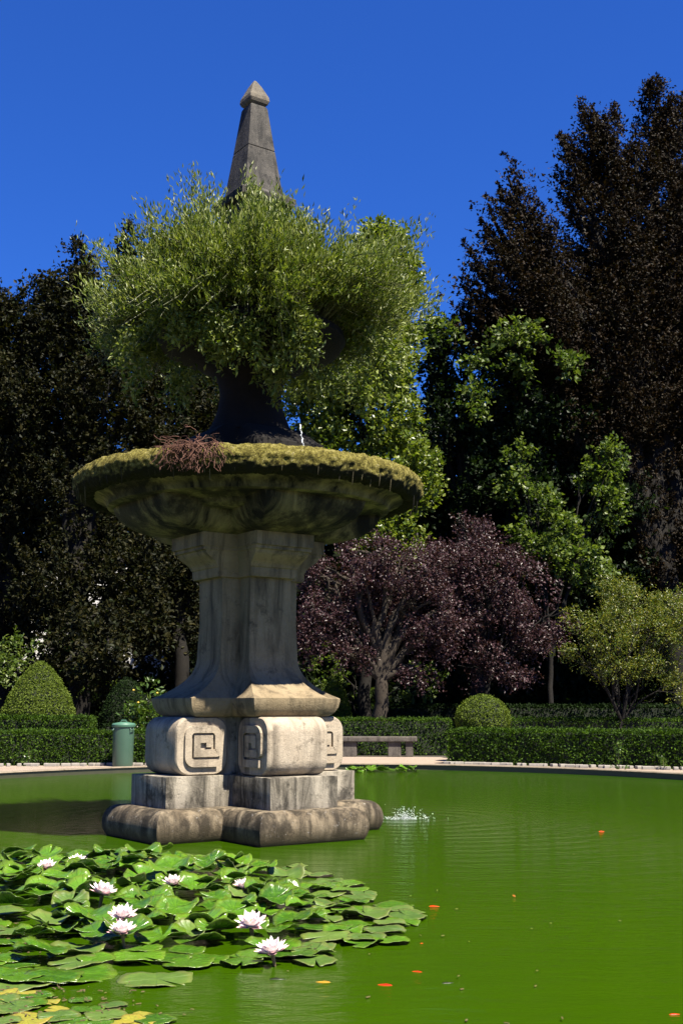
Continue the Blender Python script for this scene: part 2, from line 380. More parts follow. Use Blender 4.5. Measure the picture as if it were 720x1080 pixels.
pr = []
for i in range(13):
    a = -PI/2+PI*i/12; pr.append((1.26+.16*max(0,math.cos(a))**.8, .51+.16*max(0,math.cos(a))**.8, .14+.19*math.sin(a)))
pr = [(1.2, .45, -.79)]+pr
cross_loft('plinth', pr, M['plinth'])
cross_loft('dado', [(1.2,.415,.31),(1.2,.42,.655)], M['dado'], bevel=.012)
cross_loft('inner_core', [(.6,.33,.65),(.6,.33,1.27)], M['dado'])
# scroll blocks
def rsq(a, b, r, n=7):
    out = []
    for cx, cz, a0 in ((a-r, b-r, 0), (-a+r, b-r, PI/2), (-a+r, -b+r, PI), (a-r, -b+r, 1.5*PI)):
        for i in range(n+1):
            t = a0+PI/2*i/n; out.append((cx+r*math.cos(t), cz+r*math.sin(t)))
    return out
def ribbon(pts, w, th):
    """square-cornered raised strip following a 2-D path"""
    P2 = [Vector(p) for p in pts]; Lf, Rt = [], []
    for i, p in enumerate(P2):
        d0 = (P2[i]-P2[i-1]).normalized() if i else (P2[1]-P2[0]).normalized()
        d1 = (P2[i+1]-P2[i]).normalized() if i < len(P2)-1 else d0
        q0 = Vector((-d0.y, d0.x)); q1 = Vector((-d1.y, d1.x)); m = (q0+q1); m = m/m.length_squared*2 if m.length > 1e-6 else q0
        Lf.append(p+m*w/2); Rt.append(p-m*w/2)
    return Lf, Rt
VS = .306
for k in range(4):
    a = FR+k*PI/2; ax = Vector((math.cos(a), math.sin(a), 0)); tx = Vector((-math.sin(a), math.cos(a), 0)); zc = .655+VS+.002
    cen = ax*.765+Vector((0, 0, zc)); hw = .375
    sec = rsq(.31, VS, .16); mb = MB(); rings = []
    for off, s in ((-hw, .955), (-hw+.012, .985), (-hw+.03, 1), (hw-.03, 1), (hw-.012, .985), (hw, .955)):
        rings.append([cen+tx*off+ax*(x*s)+Vector((0, 0, z*s)) for x, z in sec])
    mb.loft(rings); vo = mb.build('scroll_block', M['volute'], fo, smooth=40)
    for sd in (-1, 1):
        h, p = .178, .104
        path = [(h,-h),(-h,-h),(-h,h),(h,h),(h,-h+p),(-h+p,-h+p),(-h+p,h-p),(h-p,h-p),(h-p,-.012)]
        pp = [path[0]]
        for q in range(1, len(path)-1):
            c_ = Vector(path[q]); u0 = (Vector(path[q-1])-c_).normalized(); u1 = (Vector(path[q+1])-c_).normalized(); ra = .075 if q < 4 else .02
            if q >= 5: pp.append(path[q]); continue
            ce = c_+(u0+u1)*ra
            for e_ in range(6): a_ = e_/5*PI/2; pp.append(tuple(ce-u1*ra*math.cos(a_)-u0*ra*math.sin(a_)))
        path = pp+[path[-1]]
        Lf, Rt = ribbon(path, p-.026, 0); mb = MB(); th = .034
        def pt(q, o): return cen+tx*sd*(hw+o)+ax*(q.x*(1 if sd > 0 else -1)*(-1))+Vector((0, 0, q.y))
        for i in range(len(path)-1):
            v = [pt(Lf[i],-.01), pt(Lf[i+1],-.01), pt(Rt[i+1],-.01), pt(Rt[i],-.01), pt(Lf[i],th), pt(Lf[i+1],th), pt(Rt[i+1],th), pt(Rt[i],th)]
            f = [(0,1,5,4),(2,3,7,6),(4,5,6,7)]
            if i == 0: f.append((3,0,4,7))
            if i == len(path)-2: f.append((1,2,6,5))
            mb.add(v, f)
        mb.build('spiral_relief', M['volute'], vo)
# flared foot
pr = [(.80,.36,1.268),(.86,.40,1.275),(.90,.435,1.31),(.94,.46,1.37),(.955,.475,1.44),(.955,.475,1.468)]
for i in range(1, 12):
    t = i/11; k = (1-t)**2.6; pr.append((.50+.43*k, .27+.19*k, 1.475+.50*t))
cross_loft('flared_foot', pr, M['foot'])
cross_loft('column', [(.50,.27,1.972),(.485,.26,2.3),(.49,.265,2.80)], M['column'], smooth=20)
# capital
pr = [(.50,.275,2.795),(.555,.30,2.80),(.565,.305,2.83),(.565,.305,2.90)]
for i in range(0, 9):
    t = i/8; s = .5-.5*math.cos(PI*t); pr.append((.58+.16*s, .31+.04*t, 2.91+.17*t))
pr += [(.77,.36,3.085),(.77,.36,3.12),(.80,.37,3.125),(.80,.37,3.30)]
cross_loft('capital', pr, M['column'])
pr = [(.78,.36,3.27)]
for i in range(0, 13):
    t = i/12; pr.append((.90+.52*math.sin(t*PI/2)**1.0, .40+.24*math.sin(t*PI/2), 3.285+.34*(1-math.cos(t*PI/2))+.02*t))
pr += [(1.44,.66,3.66),(1.44,.66,3.74)]
cross_loft('bowl_bracket', pr, M['bowl'])
# round bowl
def ring(r, z, n=128): return [Vector((r*math.cos(2*PI*j/n), r*math.sin(2*PI*j/n), z)) for j in range(n)]
mb = MB(); mb.loft([ring(r, z) for r, z in ((.5,3.50),(1.12,3.50),(1.18,3.535),(1.2,3.58),(1.50,3.62),(1.55,3.60),(1.62,3.615),(1.64,3.66),(1.68,3.70),(1.80,3.73),(1.84,3.76),(1.845,3.95),(1.75,3.95),(1.72,3.90),(.3,3.88))])
mb.build('bowl', M['bowl'], fo, smooth=35)
# mossy rim: displaced torus
NU, NV = 720, 44; V = []; Q = []
for i in range(NU):
    th = 2*PI*i/NU; c, s = math.cos(th), math.sin(th)
    for j in range(NV):
        ph = 2*PI*j/NV; rr = .145+(.012 if math.sin(ph) > 0 else 0)
        x, z = math.cos(ph), math.sin(ph); p = Vector(((1.855)*c, (1.855)*s, 0)); q = p+Vector((x*c, x*s, z))*rr
        dn = noise.fractal(q*9, .7, 2.2, 5)*.020+noise.noise(q*30)*.012+noise.noise(q*70)*.006*(1 if z > -.3 else .3)
        rr2 = rr+dn; V.append((1.86*c+x*c*rr2*1.0, 1.86*s+x*s*rr2*1.0, 3.845+z*rr2))
        Q.append((i*NV+j, ((i+1) % NU)*NV+j, ((i+1) % NU)*NV+(j+1) % NV, i*NV+(j+1) % NV))
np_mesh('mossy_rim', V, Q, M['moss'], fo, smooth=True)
# moss tufts hanging under the lip
mb = MB()
for _ in range(90):
    a = random.uniform(0, 2*PI); r = 1.98+random.uniform(-.05, .02); l = random.uniform(.02, .13)*(1 if random.random() < .8 else 1.8)
    p = Vector((r*math.cos(a), r*math.sin(a), 3.80)); mb.tube([p, p-Vector((.01*math.cos(a), .01*math.sin(a), l*.5+.03)), p-Vector((.02*math.cos(a), .02*math.sin(a), l+.05))], [.007, .005, .002], 4)
tag(mb.build('hanging_moss', M['bowl'], fo), kind='stuff')
# upper tier
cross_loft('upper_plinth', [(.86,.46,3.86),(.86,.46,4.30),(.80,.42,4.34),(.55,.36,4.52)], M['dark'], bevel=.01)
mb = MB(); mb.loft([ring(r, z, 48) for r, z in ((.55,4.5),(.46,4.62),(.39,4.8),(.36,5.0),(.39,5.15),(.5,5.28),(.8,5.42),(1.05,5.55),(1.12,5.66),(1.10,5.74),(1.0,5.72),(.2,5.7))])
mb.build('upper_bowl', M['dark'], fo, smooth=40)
def sqring(s, z, r=FR):
    c, sn = math.cos(r), math.sin(r); h = s/2
    return [Vector((x*c-y*sn, x*sn+y*c, z)) for x, y in ((h,-h),(h,h),(-h,h),(-h,-h))]
mb = MB(); mb.loft([sqring(s, z) for s, z in ((.5,5.68),(.56,6.9),(.60,7.28),(.74,7.33),(.76,7.42),(.62,7.47),(.56,7.50))]); mb.build('obelisk_pedestal', M['obelisk'], fo, bevel=.01)
mb = MB(); mb.loft([sqring(.52,7.495), sqring(.375,8.06)]); mb.build('obelisk_lower_block', M['obelisk'], fo, bevel=.008)
mb = MB(); mb.loft([sqring(.372,8.068), sqring(.236,8.63), sqring(.2,8.665)]); mb.build('obelisk_upper_block', M['obelisk'], fo, bevel=.008)
mb = MB(); mb.loft([sqring(s, z) for s, z in ((.17,8.655),(.245,8.69),(.275,8.73),(.262,8.78),(.13,8.93),(.03,9.02))]); mb.build('finial', M['finial'], fo, bevel=.012)
# ---- overgrown shrub on the upper bowl
sh = thing('overgrown_shrub', 'feathery light green shrub spilling all round the upper fountain bowl', 'shrub', FC+Vector((0, 0, 5.7)))
NS = 3600
th = rng.random(NS)*2*PI; r0 = .25+.8*rng.random(NS)**.6
root = np.stack([r0*np.cos(th), r0*np.sin(th), np.zeros(NS)+.02], 1)
u = sph(NS); el = rng.random(NS)
NTF = 120; tid = rng.integers(0, NTF, NS); tth = rng.random(NTF)*2*PI; tph = np.radians(-36+122*rng.random(NTF)**.95)
tph = np.where(rng.random(NTF) < .0, 0, tph); az = tth[tid]+rng.normal(size=NS)*.12; phi = np.clip(tph[tid]+rng.normal(size=NS)*.09, -.9, 1.5)
tsc = (.68+.42*rng.random(NTF))[tid]
root = np.stack([r0*np.cos(az), r0*np.sin(az), np.zeros(NS)+.02], 1)
tgt = np.stack([np.cos(az)*np.cos(phi)*2.1, np.sin(az)*np.cos(phi)*2.1, .20+np.where(phi > 0, np.abs(np.sin(phi))**1.15*1.22, np.sin(phi)*1.15)], 1)
lump = np.array([noise.noise(Vector((x*1.6, y*1.6, z*1.6)))for x, y, z in tgt])
tgt *= (tsc*(1+.18*lump)+.05*rng.normal(size=NS))[:, None]
tgt *= (.62+.40*rng.random(NS)**.45)[:, None]
hr = np.hypot(tgt[:, 0], tgt[:, 1]); bad = (hr < .42) & (tgt[:, 2] > .6); tgt[bad, 2] *= .95
per = 58; t = .28+.74*rng.random((NS, per))
bow = np.array([0, 0, 1.])*(.26*np.sin(np.pi*t))[..., None]
pos = root[:, None]*(1-t)[..., None]+tgt[:, None]*t[..., None]+bow+rng.normal(size=(NS, per, 3))*.032
kk = np.clip((t-.6)/.42, 0, 1)**2*(.10+.22*rng.random((NS, 1))); pos[..., 2] += kk
dr = unit(tgt-root)
D = unit(dr[:, None]*.6+np.array([0, 0, .75])+rng.normal(size=(NS, per, 3))*.45); N = unit(np.array([0, 0, .6])+rng.normal(size=(NS, per, 3))*.8)
s = .068*(.6+.8*rng.random((NS, per)))
V, Q = leaf_mesh(pos.reshape(-1, 3), D.reshape(-1, 3), N.reshape(-1, 3), s.ravel(), (s*.25).ravel())
np_mesh('foliage', V, Q, M['bush'], sh)
mb = MB()
for i in range(0, NS, 3):
    a = Vector(root[i]); b = Vector(tgt[i]); pts = [a.lerp(b, q)+Vector((0, 0, .26*math.sin(PI*q))) for q in (0, .35, .7, 1.03)]
    mb.tube(pts, [.007, .005, .004, .002], 3)
mb.build('stems', M['stem'], sh)
# trailing sprigs hanging below
def sprigs(lst, parent):
    Ps, Ds = [], []
    for (px, py, Y, n, l) in lst:
        c = np.array(at(px, py, Y)-parent.location)
        for _ in range(n):
            Ps.append(c+rng.normal(size=3)*.07); Ds.append(unit(np.array([rng.normal()*.25, rng.normal()*.25, -1.])))
    V, Q = sprays(np.array(Ps), np.array(Ds), np.full(len(Ps), .3), 16, .07, .4, .3); return np_mesh('trailing_sprigs', V, Q, M['bush'], parent)
sprigs([(287,372,12.9,16,.4),(295,395,12.9,10,.3),(330,385,13.1,16,.4),(190,400,13.2,12,.3)]+[(random.uniform(185, 350), random.uniform(318, 352), random.uniform(12.45, 12.8), 16, .3) for _ in range(24)]+[(random.uniform(130, 215), random.uniform(350, 400), random.uniform(12.9, 13.4), 14, .3) for _ in range(3)]+[(random.uniform(325, 420), random.uniform(340, 410), random.uniform(12.9, 13.4), 14, .3) for _ in range(8)], sh)
# dried root tangle on the rim
ro = thing('dried_root_tangle', 'reddish brown dried root tangle draped over the mossy rim', 'dried plant', FC+Vector((-.55, -1.75, 4.0)))
mb = MB(); random.seed(5)
for k in range(110):
    a = -PI/2-.215+random.gauss(0, .065); r = random.uniform(1.78, 1.98)
    p = Vector((r*math.cos(a), r*math.sin(a), 3.985+random.uniform(-.02, .04))); d = Vector((random.gauss(0, .6), -.5, random.uniform(-.6, .35))).normalized(); pts = [p]
    hang = random.random() < .55
    for q in range(11):
        d = (d+Vector((random.gauss(0, .75), random.gauss(0, .45), random.gauss(-.42 if hang else -.12, .40)))).normalized(); p = p+d*.034
        rr = math.hypot(p.x, p.y)
        mn = 2.035 if p.z < 3.98 else 1.80
        if rr < mn and p.z < 4.01: p.x *= mn/rr; p.y *= mn/rr
        pts.append(p.copy())
    mb.tube([v-(ro.location-FC) for v in pts], [.0055*(1-.5*i/11) for i in range(12)], 4)
mb.build('roots', M['root'], ro)
# trickles and drips
random.seed(8)
def trickle(name, label, p, q, r, n=18):
    t = MB(); pts = [Vector(p).lerp(Vector(q), i/n)+Vector((random.gauss(0, .006), random.gauss(0, .006), 0)) for i in range(n+1)]
    t.tube(pts, [r*random.uniform(.3, 1.2) for _ in pts], 5); tag(t.build(name, M['spray']), label, 'water')
a = at(316, 447, 12.45); b = at(320, 466, 12.3); trickle('water_trickle', 'thin bright water trickle falling onto the mossy bowl rim', (a.x, a.y, a.z), (b.x, b.y, b.z-.05), .008)
a = at(434, 552, 13.0)
# splash
sp = thing('water_splash', 'white water splash bubbling beside the right side of fountain base', 'splash', SPL)
mb = MB(); random.seed(3)
for _ in range(420):
    r = abs(random.gauss(0, .13)); th_ = random.uniform(0, 2*PI); z = max(.004, random.gauss(.0, .06)) if r < .3 else .004
    c = (r*1.5*math.cos(th_), r*math.sin(th_), z); q = random.uniform(.003, .0075); mb.box(c, (q*1.6, q*1.6, q), random.random(), None)
tag(mb.build('droplets', M['spray'], sp), kind='stuff')
# ================================================================== VEGETATION
tree('copper_beech', 'huge dark copper beech towering at the right edge', [(622,150,22,50,0),(602,190,22,50,0),(646,170,22,60,0),(692,135,22,52,1),(712,150,24,60,1),(672,190,24,55,0),(535,205,13,42,-1),(518,245,18,42,-1),(552,250,22,48,-1),(494,300,16,44,-1),(655,270,90,100,1),(545,300,50,60,-1),(560,350,85,80,0),(640,400,120,150,1),(735,330,85,200,1),(500,345,32,40,-1),(700,560,110,130,2),(560,470,80,110,2)], 40, 728, .55, 'beech', 'bark', 5.0, 1.0, 10, .105, bough=dict(up=.8, rise=.7, ntw=34))
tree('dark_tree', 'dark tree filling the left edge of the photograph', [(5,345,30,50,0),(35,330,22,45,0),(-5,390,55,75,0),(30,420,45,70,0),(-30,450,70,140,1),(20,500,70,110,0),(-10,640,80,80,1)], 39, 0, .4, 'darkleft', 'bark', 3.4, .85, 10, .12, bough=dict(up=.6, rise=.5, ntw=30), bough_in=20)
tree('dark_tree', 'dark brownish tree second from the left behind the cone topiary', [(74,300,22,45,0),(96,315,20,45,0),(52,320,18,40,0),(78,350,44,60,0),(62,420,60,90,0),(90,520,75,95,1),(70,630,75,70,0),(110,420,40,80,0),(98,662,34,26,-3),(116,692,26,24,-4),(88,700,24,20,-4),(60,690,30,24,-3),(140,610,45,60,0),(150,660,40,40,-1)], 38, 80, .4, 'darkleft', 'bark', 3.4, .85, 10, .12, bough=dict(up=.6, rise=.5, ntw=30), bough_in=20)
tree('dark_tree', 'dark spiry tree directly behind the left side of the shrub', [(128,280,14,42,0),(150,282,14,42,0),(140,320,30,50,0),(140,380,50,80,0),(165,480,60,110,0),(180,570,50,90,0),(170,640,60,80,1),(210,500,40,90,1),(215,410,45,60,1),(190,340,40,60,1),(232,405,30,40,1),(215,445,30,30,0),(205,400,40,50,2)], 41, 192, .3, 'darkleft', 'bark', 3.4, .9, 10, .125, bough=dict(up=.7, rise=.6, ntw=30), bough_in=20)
tree('broadleaf_tree', 'bright yellow green tree directly behind the fountain bowl', [(402,262,30,30,0),(420,292,24,40,0),(380,330,44,60,0),(405,370,40,50,0),(385,430,58,60,0),(350,500,40,60,0),(425,500,40,50,0),(410,560,42,40,0),(340,420,40,60,1),(360,380,40,60,1)], 37, 385, .22, 'maple', 'bark', 105, .5, 13, .135, up=.1, thr=-.22, freq=.9, width=.75, flat=.5, tight=.14)
tree('broadleaf_tree', 'tall dark green tree between yellow green tree and copper beech', [(482,385,38,52,0),(455,370,20,40,0),(470,470,48,70,0),(540,430,60,80,0),(600,420,50,60,0),(520,520,70,70,0),(620,560,80,90,1),(450,560,50,60,1),(560,610,90,50,1)], 40, 500, .3, 'tulip', 'bark', 60, .7, 14, .15, up=.1, thr=-.24, freq=.7, width=.75, flat=.5,
     second=([(598,380,14,8,-2.5),(545,352,26,10,-2.5),(505,380,12,10,-2.5),(465,345,14,10,-2),(560,385,20,8,-2.5),(500,420,14,18,-2.5)], 'lightcl', 50))  # paler leaves paint sunlit clusters onto the dark crown
tree('broadleaf_tree', 'lower sunlit green tree with two leafy tops beneath copper beech', [(548,480,13,20,0),(540,510,18,16,0),(565,530,26,20,0),(575,562,44,26,0),(643,485,15,26,0),(618,500,12,20,0),(640,530,22,26,0),(600,595,50,26,0)], 37.5, 578, .10, 'lightcl', 'bark', 62, .42, 12, .135, up=.0, thr=-.12, freq=1.2, width=.8, flat=.5, tight=.15, wob=.15)
tree('purple_plum_tree', 'purple leaved plum tree with bent pale limb behind bench', [(362,598,44,26,0),(338,620,26,30,0),(400,585,40,22,0),(435,600,48,28,0),(340,660,28,32,0),(365,640,34,30,.5),(455,640,44,34,0),(410,630,40,30,1.2),(372,690,22,20,0),(450,680,26,30,0),(325,680,12,24,0),(470,590,26,24,.3),(440,708,24,14,0),(480,640,24,40,.3)], 33.6, 402, .24, 'plum', 'barkpale', 120, .55, 18, .075, up=-.35, thr=-.10, freq=1.3, fork=.5, extra=4, wob=.38, flat=.4)
tree('purple_plum_tree', 'taller purple leaved plum tree right of the trunked one', [(500,565,22,18,0),(488,550,12,14,0),(510,590,44,24,0),(548,615,40,24,0),(480,615,36,30,0),(560,650,36,26,0),(510,640,44,30,.5),(588,650,14,16,0),(530,685,36,18,0),(475,665,24,26,.5),(578,672,18,12,0),(545,708,30,12,0),(495,705,24,14,0)], 34.6, 512, .10, 'plum', 'bark', 110, .55, 18, .078, up=-.3, thr=-.08, freq=1.3, fork=.5, extra=3, wob=.3, flat=.4)
tree('small_tree', 'wispy yellow green small tree above the right hedge', [(628,648,32,18,0),(652,622,22,14,0),(678,634,26,16,0),(708,640,30,22,0),(640,675,34,16,0),(690,668,40,20,0),(735,660,30,40,0),(610,662,16,16,0),(700,700,34,18,0),(655,650,26,20,1),(650,704,34,12,0),(606,688,18,12,0),(725,722,26,16,0)], 30, 652, .055, 'yelgreen', 'bark', 170, .42, 16, .065, up=.05, thr=-.10, freq=1.2, width=.4, fork=.3, extra=5, wob=.4, flat=.4)
# low shrubs in the shade
tree('dark_bush', 'dim leafy bush low behind the cone topiary', [(30,700,60,34,0),(95,712,30,22,0),(112,690,26,16,0),(-20,700,50,40,0)], 35, 60, .08, 'lightcl', 'bark', 26, .5, 13, .13, cat='bush', thr=-.1, freq=.9, fork=.2)
tree('dark_bush', 'sunflecked bush beneath the purple plum leaves', [(372,725,28,24,0),(345,700,20,26,0),(440,722,30,24,0),(345,735,30,20,0)], 37, 390, .08, 'lightcl', 'bark', 22, .45, 12, .14, cat='bush', thr=-.02, freq=1.0, fork=.2)
# woodland mass behind
Vs, Qs = [], []; n0 = 0
lb = []
rr = random.Random(4)
for k in range(46):
    x = -34+68*k/45+rr.uniform(-.6, .6); y = rr.uniform(47, 53); h = rr.uniform(10, 15)
    if x > 5: h += 5
    if x < -3: h = rr.uniform(13, 15)
    if -16 < x < -5: y = 60
    lb.append((np.array([x, y, h*.42]), np.array([2.6, 2.2, h*.55])))
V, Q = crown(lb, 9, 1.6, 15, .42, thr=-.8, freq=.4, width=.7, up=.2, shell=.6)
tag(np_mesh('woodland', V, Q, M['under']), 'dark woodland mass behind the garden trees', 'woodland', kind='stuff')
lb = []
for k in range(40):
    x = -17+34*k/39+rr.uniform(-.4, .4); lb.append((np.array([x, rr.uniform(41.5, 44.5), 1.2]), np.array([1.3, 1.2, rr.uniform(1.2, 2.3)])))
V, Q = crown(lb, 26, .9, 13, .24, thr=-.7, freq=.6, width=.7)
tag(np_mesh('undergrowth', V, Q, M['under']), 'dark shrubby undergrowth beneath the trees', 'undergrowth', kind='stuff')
# pale wall far behind, glimpsed through the left trees
bw = thing('garden_wall', 'pale sunlit plastered wall glimpsed through leaves on the left', 'wall', (-13, 57, 0))
mb = MB(); mb.box((0, 0, 4.2), (19, .5, 8.4)); mb.build('wall_panel', M['wall'], bw)
mb = MB(); mb.box((0, 0, 8.46), (19.3, .8, .12)); mb.build('coping', M['bench'], bw)
# ---- hedges
def surf_leaves(p, n, leaf, width=.6, spread=.5):
    N = unit(n+rng.normal(size=p.shape)*spread); D = unit(np.cross(N, rng.normal(size=p.shape))+n*.35+np.array([0, 0, .25]))
    s = leaf*(.6+.8*rng.random(len(p))); return leaf_mesh(p-N*leaf*.3, D, N, s, s*width)
def hedge(label, a, b, w, h, dens=1500, leaf=.055, mat='box', z0=.1, bumpy=.05, group='clipped hedges around the pond'):
    a = Vector(a+(0,)) if len(a) == 2 else Vector(a); b = Vector(b+(0,)); d = (b-a); L = d.length; ang = math.atan2(d.y, d.x)
    t = thing('clipped_hedge', label, 'hedge', (a.x, a.y, z0), (0, 0, ang), group)
    # local: x 0..L, y 0..w (away from the pond), z 0..h
    faces = [((0,0,0),(L,0,0),(0,0,h),(0,-1,0)), ((0,w,0),(L,0,0),(0,0,h),(0,1,0)), ((0,0,h),(L,0,0),(0,w,0),(0,0,1)), ((0,0,0),(0,w,0),(0,0,h),(-1,0,0)), ((L,0,0),(0,w,0),(0,0,h),(1,0,0))]
    Ps, Ns = [], []
    for o, u_, v_, n_ in faces:
        o, u_, v_, n_ = map(np.array, (o, u_, v_, n_)); A = np.linalg.norm(u_)*np.linalg.norm(v_); k = int(A*dens*(1.3 if n_[2] else 1)*(.4 if n_[1] > 0 else 1))
        p = o+u_*rng.random((k, 1))+v_*rng.random((k, 1))
        off = np.array([noise.noise(Vector(q)*2.2+Vector((a.x, 0, 0)))+.6*noise.noise(Vector(q)*7) for q in p])*bumpy
        p = p+n_*(off+rng.normal(size=k)*.018)[:, None]; Ps.append(p); Ns.append(np.repeat(n_[None].astype(float), k, 0))
    V, Q = surf_leaves(np.concatenate(Ps), np.concatenate(Ns), leaf)
    np_mesh('foliage', V, Q, M[mat], t)
    mb = MB(); mb.box((L/2, w/2, h/2-.02), (L-.12, w-.12, h-.10)); mb.build('twigs', M['core'], t)  # solid box core, its dark colour standing in for inner shade
    return t
hedge('long clipped box hedge at the right pond edge', (2.45, 28.0), (12.5, 22.4), .9, .77, mat='box')
hedge('second clipped hedge row behind the right pond hedge', (3.0, 31.0), (13.5, 28.3), .7, 1.0, dens=700, mat='box')
hedge('low clipped hedge behind the green bin', (-11.5, 26.6), (-3.3, 27.5), 1.0, .74, mat='box')
hedge('taller clipped hedge block at the far left edge', (-12, 29.6), (-6.2, 29.6), .9, 1.05, mat='box')
hedge('clipped hedge directly behind the stone bench', (-.6, 33.2), (3.0, 33.0), .7, .98, dens=800, mat='box')
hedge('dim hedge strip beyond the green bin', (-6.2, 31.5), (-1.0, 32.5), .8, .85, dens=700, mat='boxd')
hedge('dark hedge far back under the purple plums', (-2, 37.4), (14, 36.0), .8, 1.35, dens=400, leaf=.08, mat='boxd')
# ---- topiary
def topiary(name, label, base, prof, mat, dens=2200, leaf=.05, bumpy=.03, stem=True):
    t = thing(name, label, 'topiary', base); seg = []
    for (r0_, z0_), (r1, z1) in zip(prof, prof[1:]):
        sl = math.hypot(r1-r0_, z1-z0_); A = PI*(r0_+r1)*sl; k = max(4, int(A*dens)); q = rng.random(k); a = rng.random(k)*2*PI
        r = r0_+(r1-r0_)*q; z = z0_+(z1-z0_)*q; nr, nz = (z1-z0_)/sl, -(r1-r0_)/sl
        p = np.stack([r*np.cos(a), r*np.sin(a), z], 1); n = np.stack([nr*np.cos(a), nr*np.sin(a), np.full(k, nz)], 1)
        off = np.array([noise.noise(Vector(v)*3+Vector(base))+.5*noise.noise(Vector(v)*9) for v in p])*bumpy
        seg.append((p+n*(off+rng.normal(size=k)*.015)[:, None], n))
    V, Q = surf_leaves(np.concatenate([s_[0] for s_ in seg]), np.concatenate([s_[1] for s_ in seg]), leaf); np_mesh('foliage', V, Q, M[mat], t)
    mb = MB(); mb.lathe([(max(.01, r-.07), z) for r, z in prof], n=24); mb.build('twigs', M['core'], t, smooth=60)  # solid core under the leaf shell, inner shade painted by its colour
    mb = MB(); mb.tube([(0,0,-.02),(0,0,max(.15, prof[0][1]+.05))], .05, 8); mb.build('trunk', M['bark'], t, smooth=60)
    return t
b = at(40, 775, 31); topiary('cone_topiary', 'bright green rounded cone topiary behind left hedge', (b.x, 31, .1), [(.3,.4),(.75,.6),(.90,.9),(.90,1.2),(.74,1.6),(.50,2.02),(.25,2.32),(.10,2.43),(.02,2.45)], 'cone')
b = at(509, 775, 29.3); topiary('ball_topiary', 'round ball topiary rising above the right hedge', (b.x, 29.3, .18), [(.3,.35),(.5,.46),(.63,.68),(.66,.88),(.60,1.13),(.42,1.36),(.2,1.47),(.02,1.5)], 'cone', leaf=.045)
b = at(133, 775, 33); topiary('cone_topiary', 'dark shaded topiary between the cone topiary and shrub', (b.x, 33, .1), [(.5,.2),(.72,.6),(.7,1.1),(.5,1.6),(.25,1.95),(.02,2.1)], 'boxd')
b = at(353, 775, 35.5); topiary('cone_topiary', 'small half hidden topiary right of the column', (b.x, 35.5, .1), [(.3,.3),(.5,.7),(.45,1.3),(.3,1.8),(.02,2.0)], 'cone')
b = at(393, 760, 36.4)
# ---- shrub with yellow blossom, near bin
t = tree('flowering_shrub', 'glossy light green shrub with yellow blossoms behind the bin', [(156,742,20,24,0),(160,765,22,20,0),(146,760,14,18,0)], 29.2, 157, .04, 'citrus', 'bark', 90, .3, 11, .12, cat='shrub', thr=-.3, freq=1.5, fork=.3, width=.5)
mb = MB()
for px, py in ((141,728),(146,741),(178,757),(166,731)):
    c = at(px, py, 28.6)-t.location; mb.lathe([(.01,-.02),(.03,0),(.02,.02),(.01,.025)], c, 8)
mb.build('blossom', M['yflower'], t)
# weed by the right hedge
def weed(label, px, py, z, h, n, mat='citrus'):
    b = gr(px, py, z); t = thing('weed', label, 'plant', b)
    R0 = np.stack([rng.normal(size=n)*.06, rng.normal(size=n)*.06, rng.random(n)*h*.9], 1); D0 = unit(rng.normal(size=(n, 3))+np.array([0, 0, .6]))
    V, Q = sprays(R0, D0, np.full(n, .09), 7, .06, .6); np_mesh('leaves', V, Q, M[mat], t)
    mb = MB(); mb.tube([(0,0,-.02),(.01,.01,h*.5),(0,0,h)], [.01,.008,.004], 5); mb.build('stem', M['stem'], t)
weed('pale upright weed growing before the right hedge', 652, 812, .1, .62, 26)
weed('low weed poking from the right hedge foot near frame edge', 699, 812, .1, .3, 12)
weed('low green weed at foot of the left hedge', 30, 808, .1, .42, 16)
# pebble edging
random.seed(6)
def edging(label, pts, n):
    mb = MB()
    o = bpy.data.objects.new('tmp', None)
    for i in range(n):
        t = i/(n-1)*(len(pts)-1); k = min(int(t), len(pts)-2); p = Vector(pts[k]).lerp(Vector(pts[k+1]), t-k)
        mb.box((p.x+random.uniform(-.05, .05), p.y+random.uniform(-.08, .08), .135), (random.uniform(.08, .26), random.uniform(.08, .14), .07), random.uniform(-.4, .4))
    tag(mb.build('stone_edging', M['white'], bevel=.015), label, 'edging', kind='stuff')
edging('broken pale stone edging along the right hedge foot', [(2.4,27.75,0),(7.0,25.2,0),(12.3,22.2,0)], 62)
edging('broken pale stone edging along the left hedge foot', [(-11.4,26.3,0),(-3.4,27.2,0)], 46)
# ================================================================== FURNITURE
bp = at(130, 790, 26.75)
bn = thing('litter_bin', 'green cylindrical plastic litter bin with lid by pond', 'bin', (bp.x, 26.75, .106))
mb = MB(); mb.lathe([(.215,0),(.225,.03),(.235,.85),(.24,.855)], n=40); mb.build('body', M['bin'], bn, smooth=35)
mb = MB(); mb.lathe([(.255,.855),(.262,.87),(.262,.91),(.24,.935),(.10,.96),(.09,.965),(.02,.968)], n=40); ld = mb.build('lid', M['binlid'], bn, smooth=35)
mb = MB(); mb.tube([(-.06,-.02,.96),(-.05,-.02,1.0),(.05,-.02,1.0),(.06,-.02,.96)], .012, 6); mb.build('lid_knob', M['binlid'], ld, smooth=50)
for s_ in (-1, 1):
    mb = MB(); mb.tube([(s_*.17,-.17,.83),(s_*.2,-.2,.79),(s_*.24,-.12,.79),(s_*.23,-.08,.83)], .012, 6); mb.build('handle', M['bin'], bn, smooth=50)
be = thing('stone_bench', 'low grey stone bench in front of plum trunk', 'bench', (at(397, 790, 32.2).x, 32.2, .106), (0, 0, R(-4)))
mb = MB(); mb.box((0, 0, .46), (2.15, .55, .13)); mb.build('seat', M['bench'], be, bevel=.025)
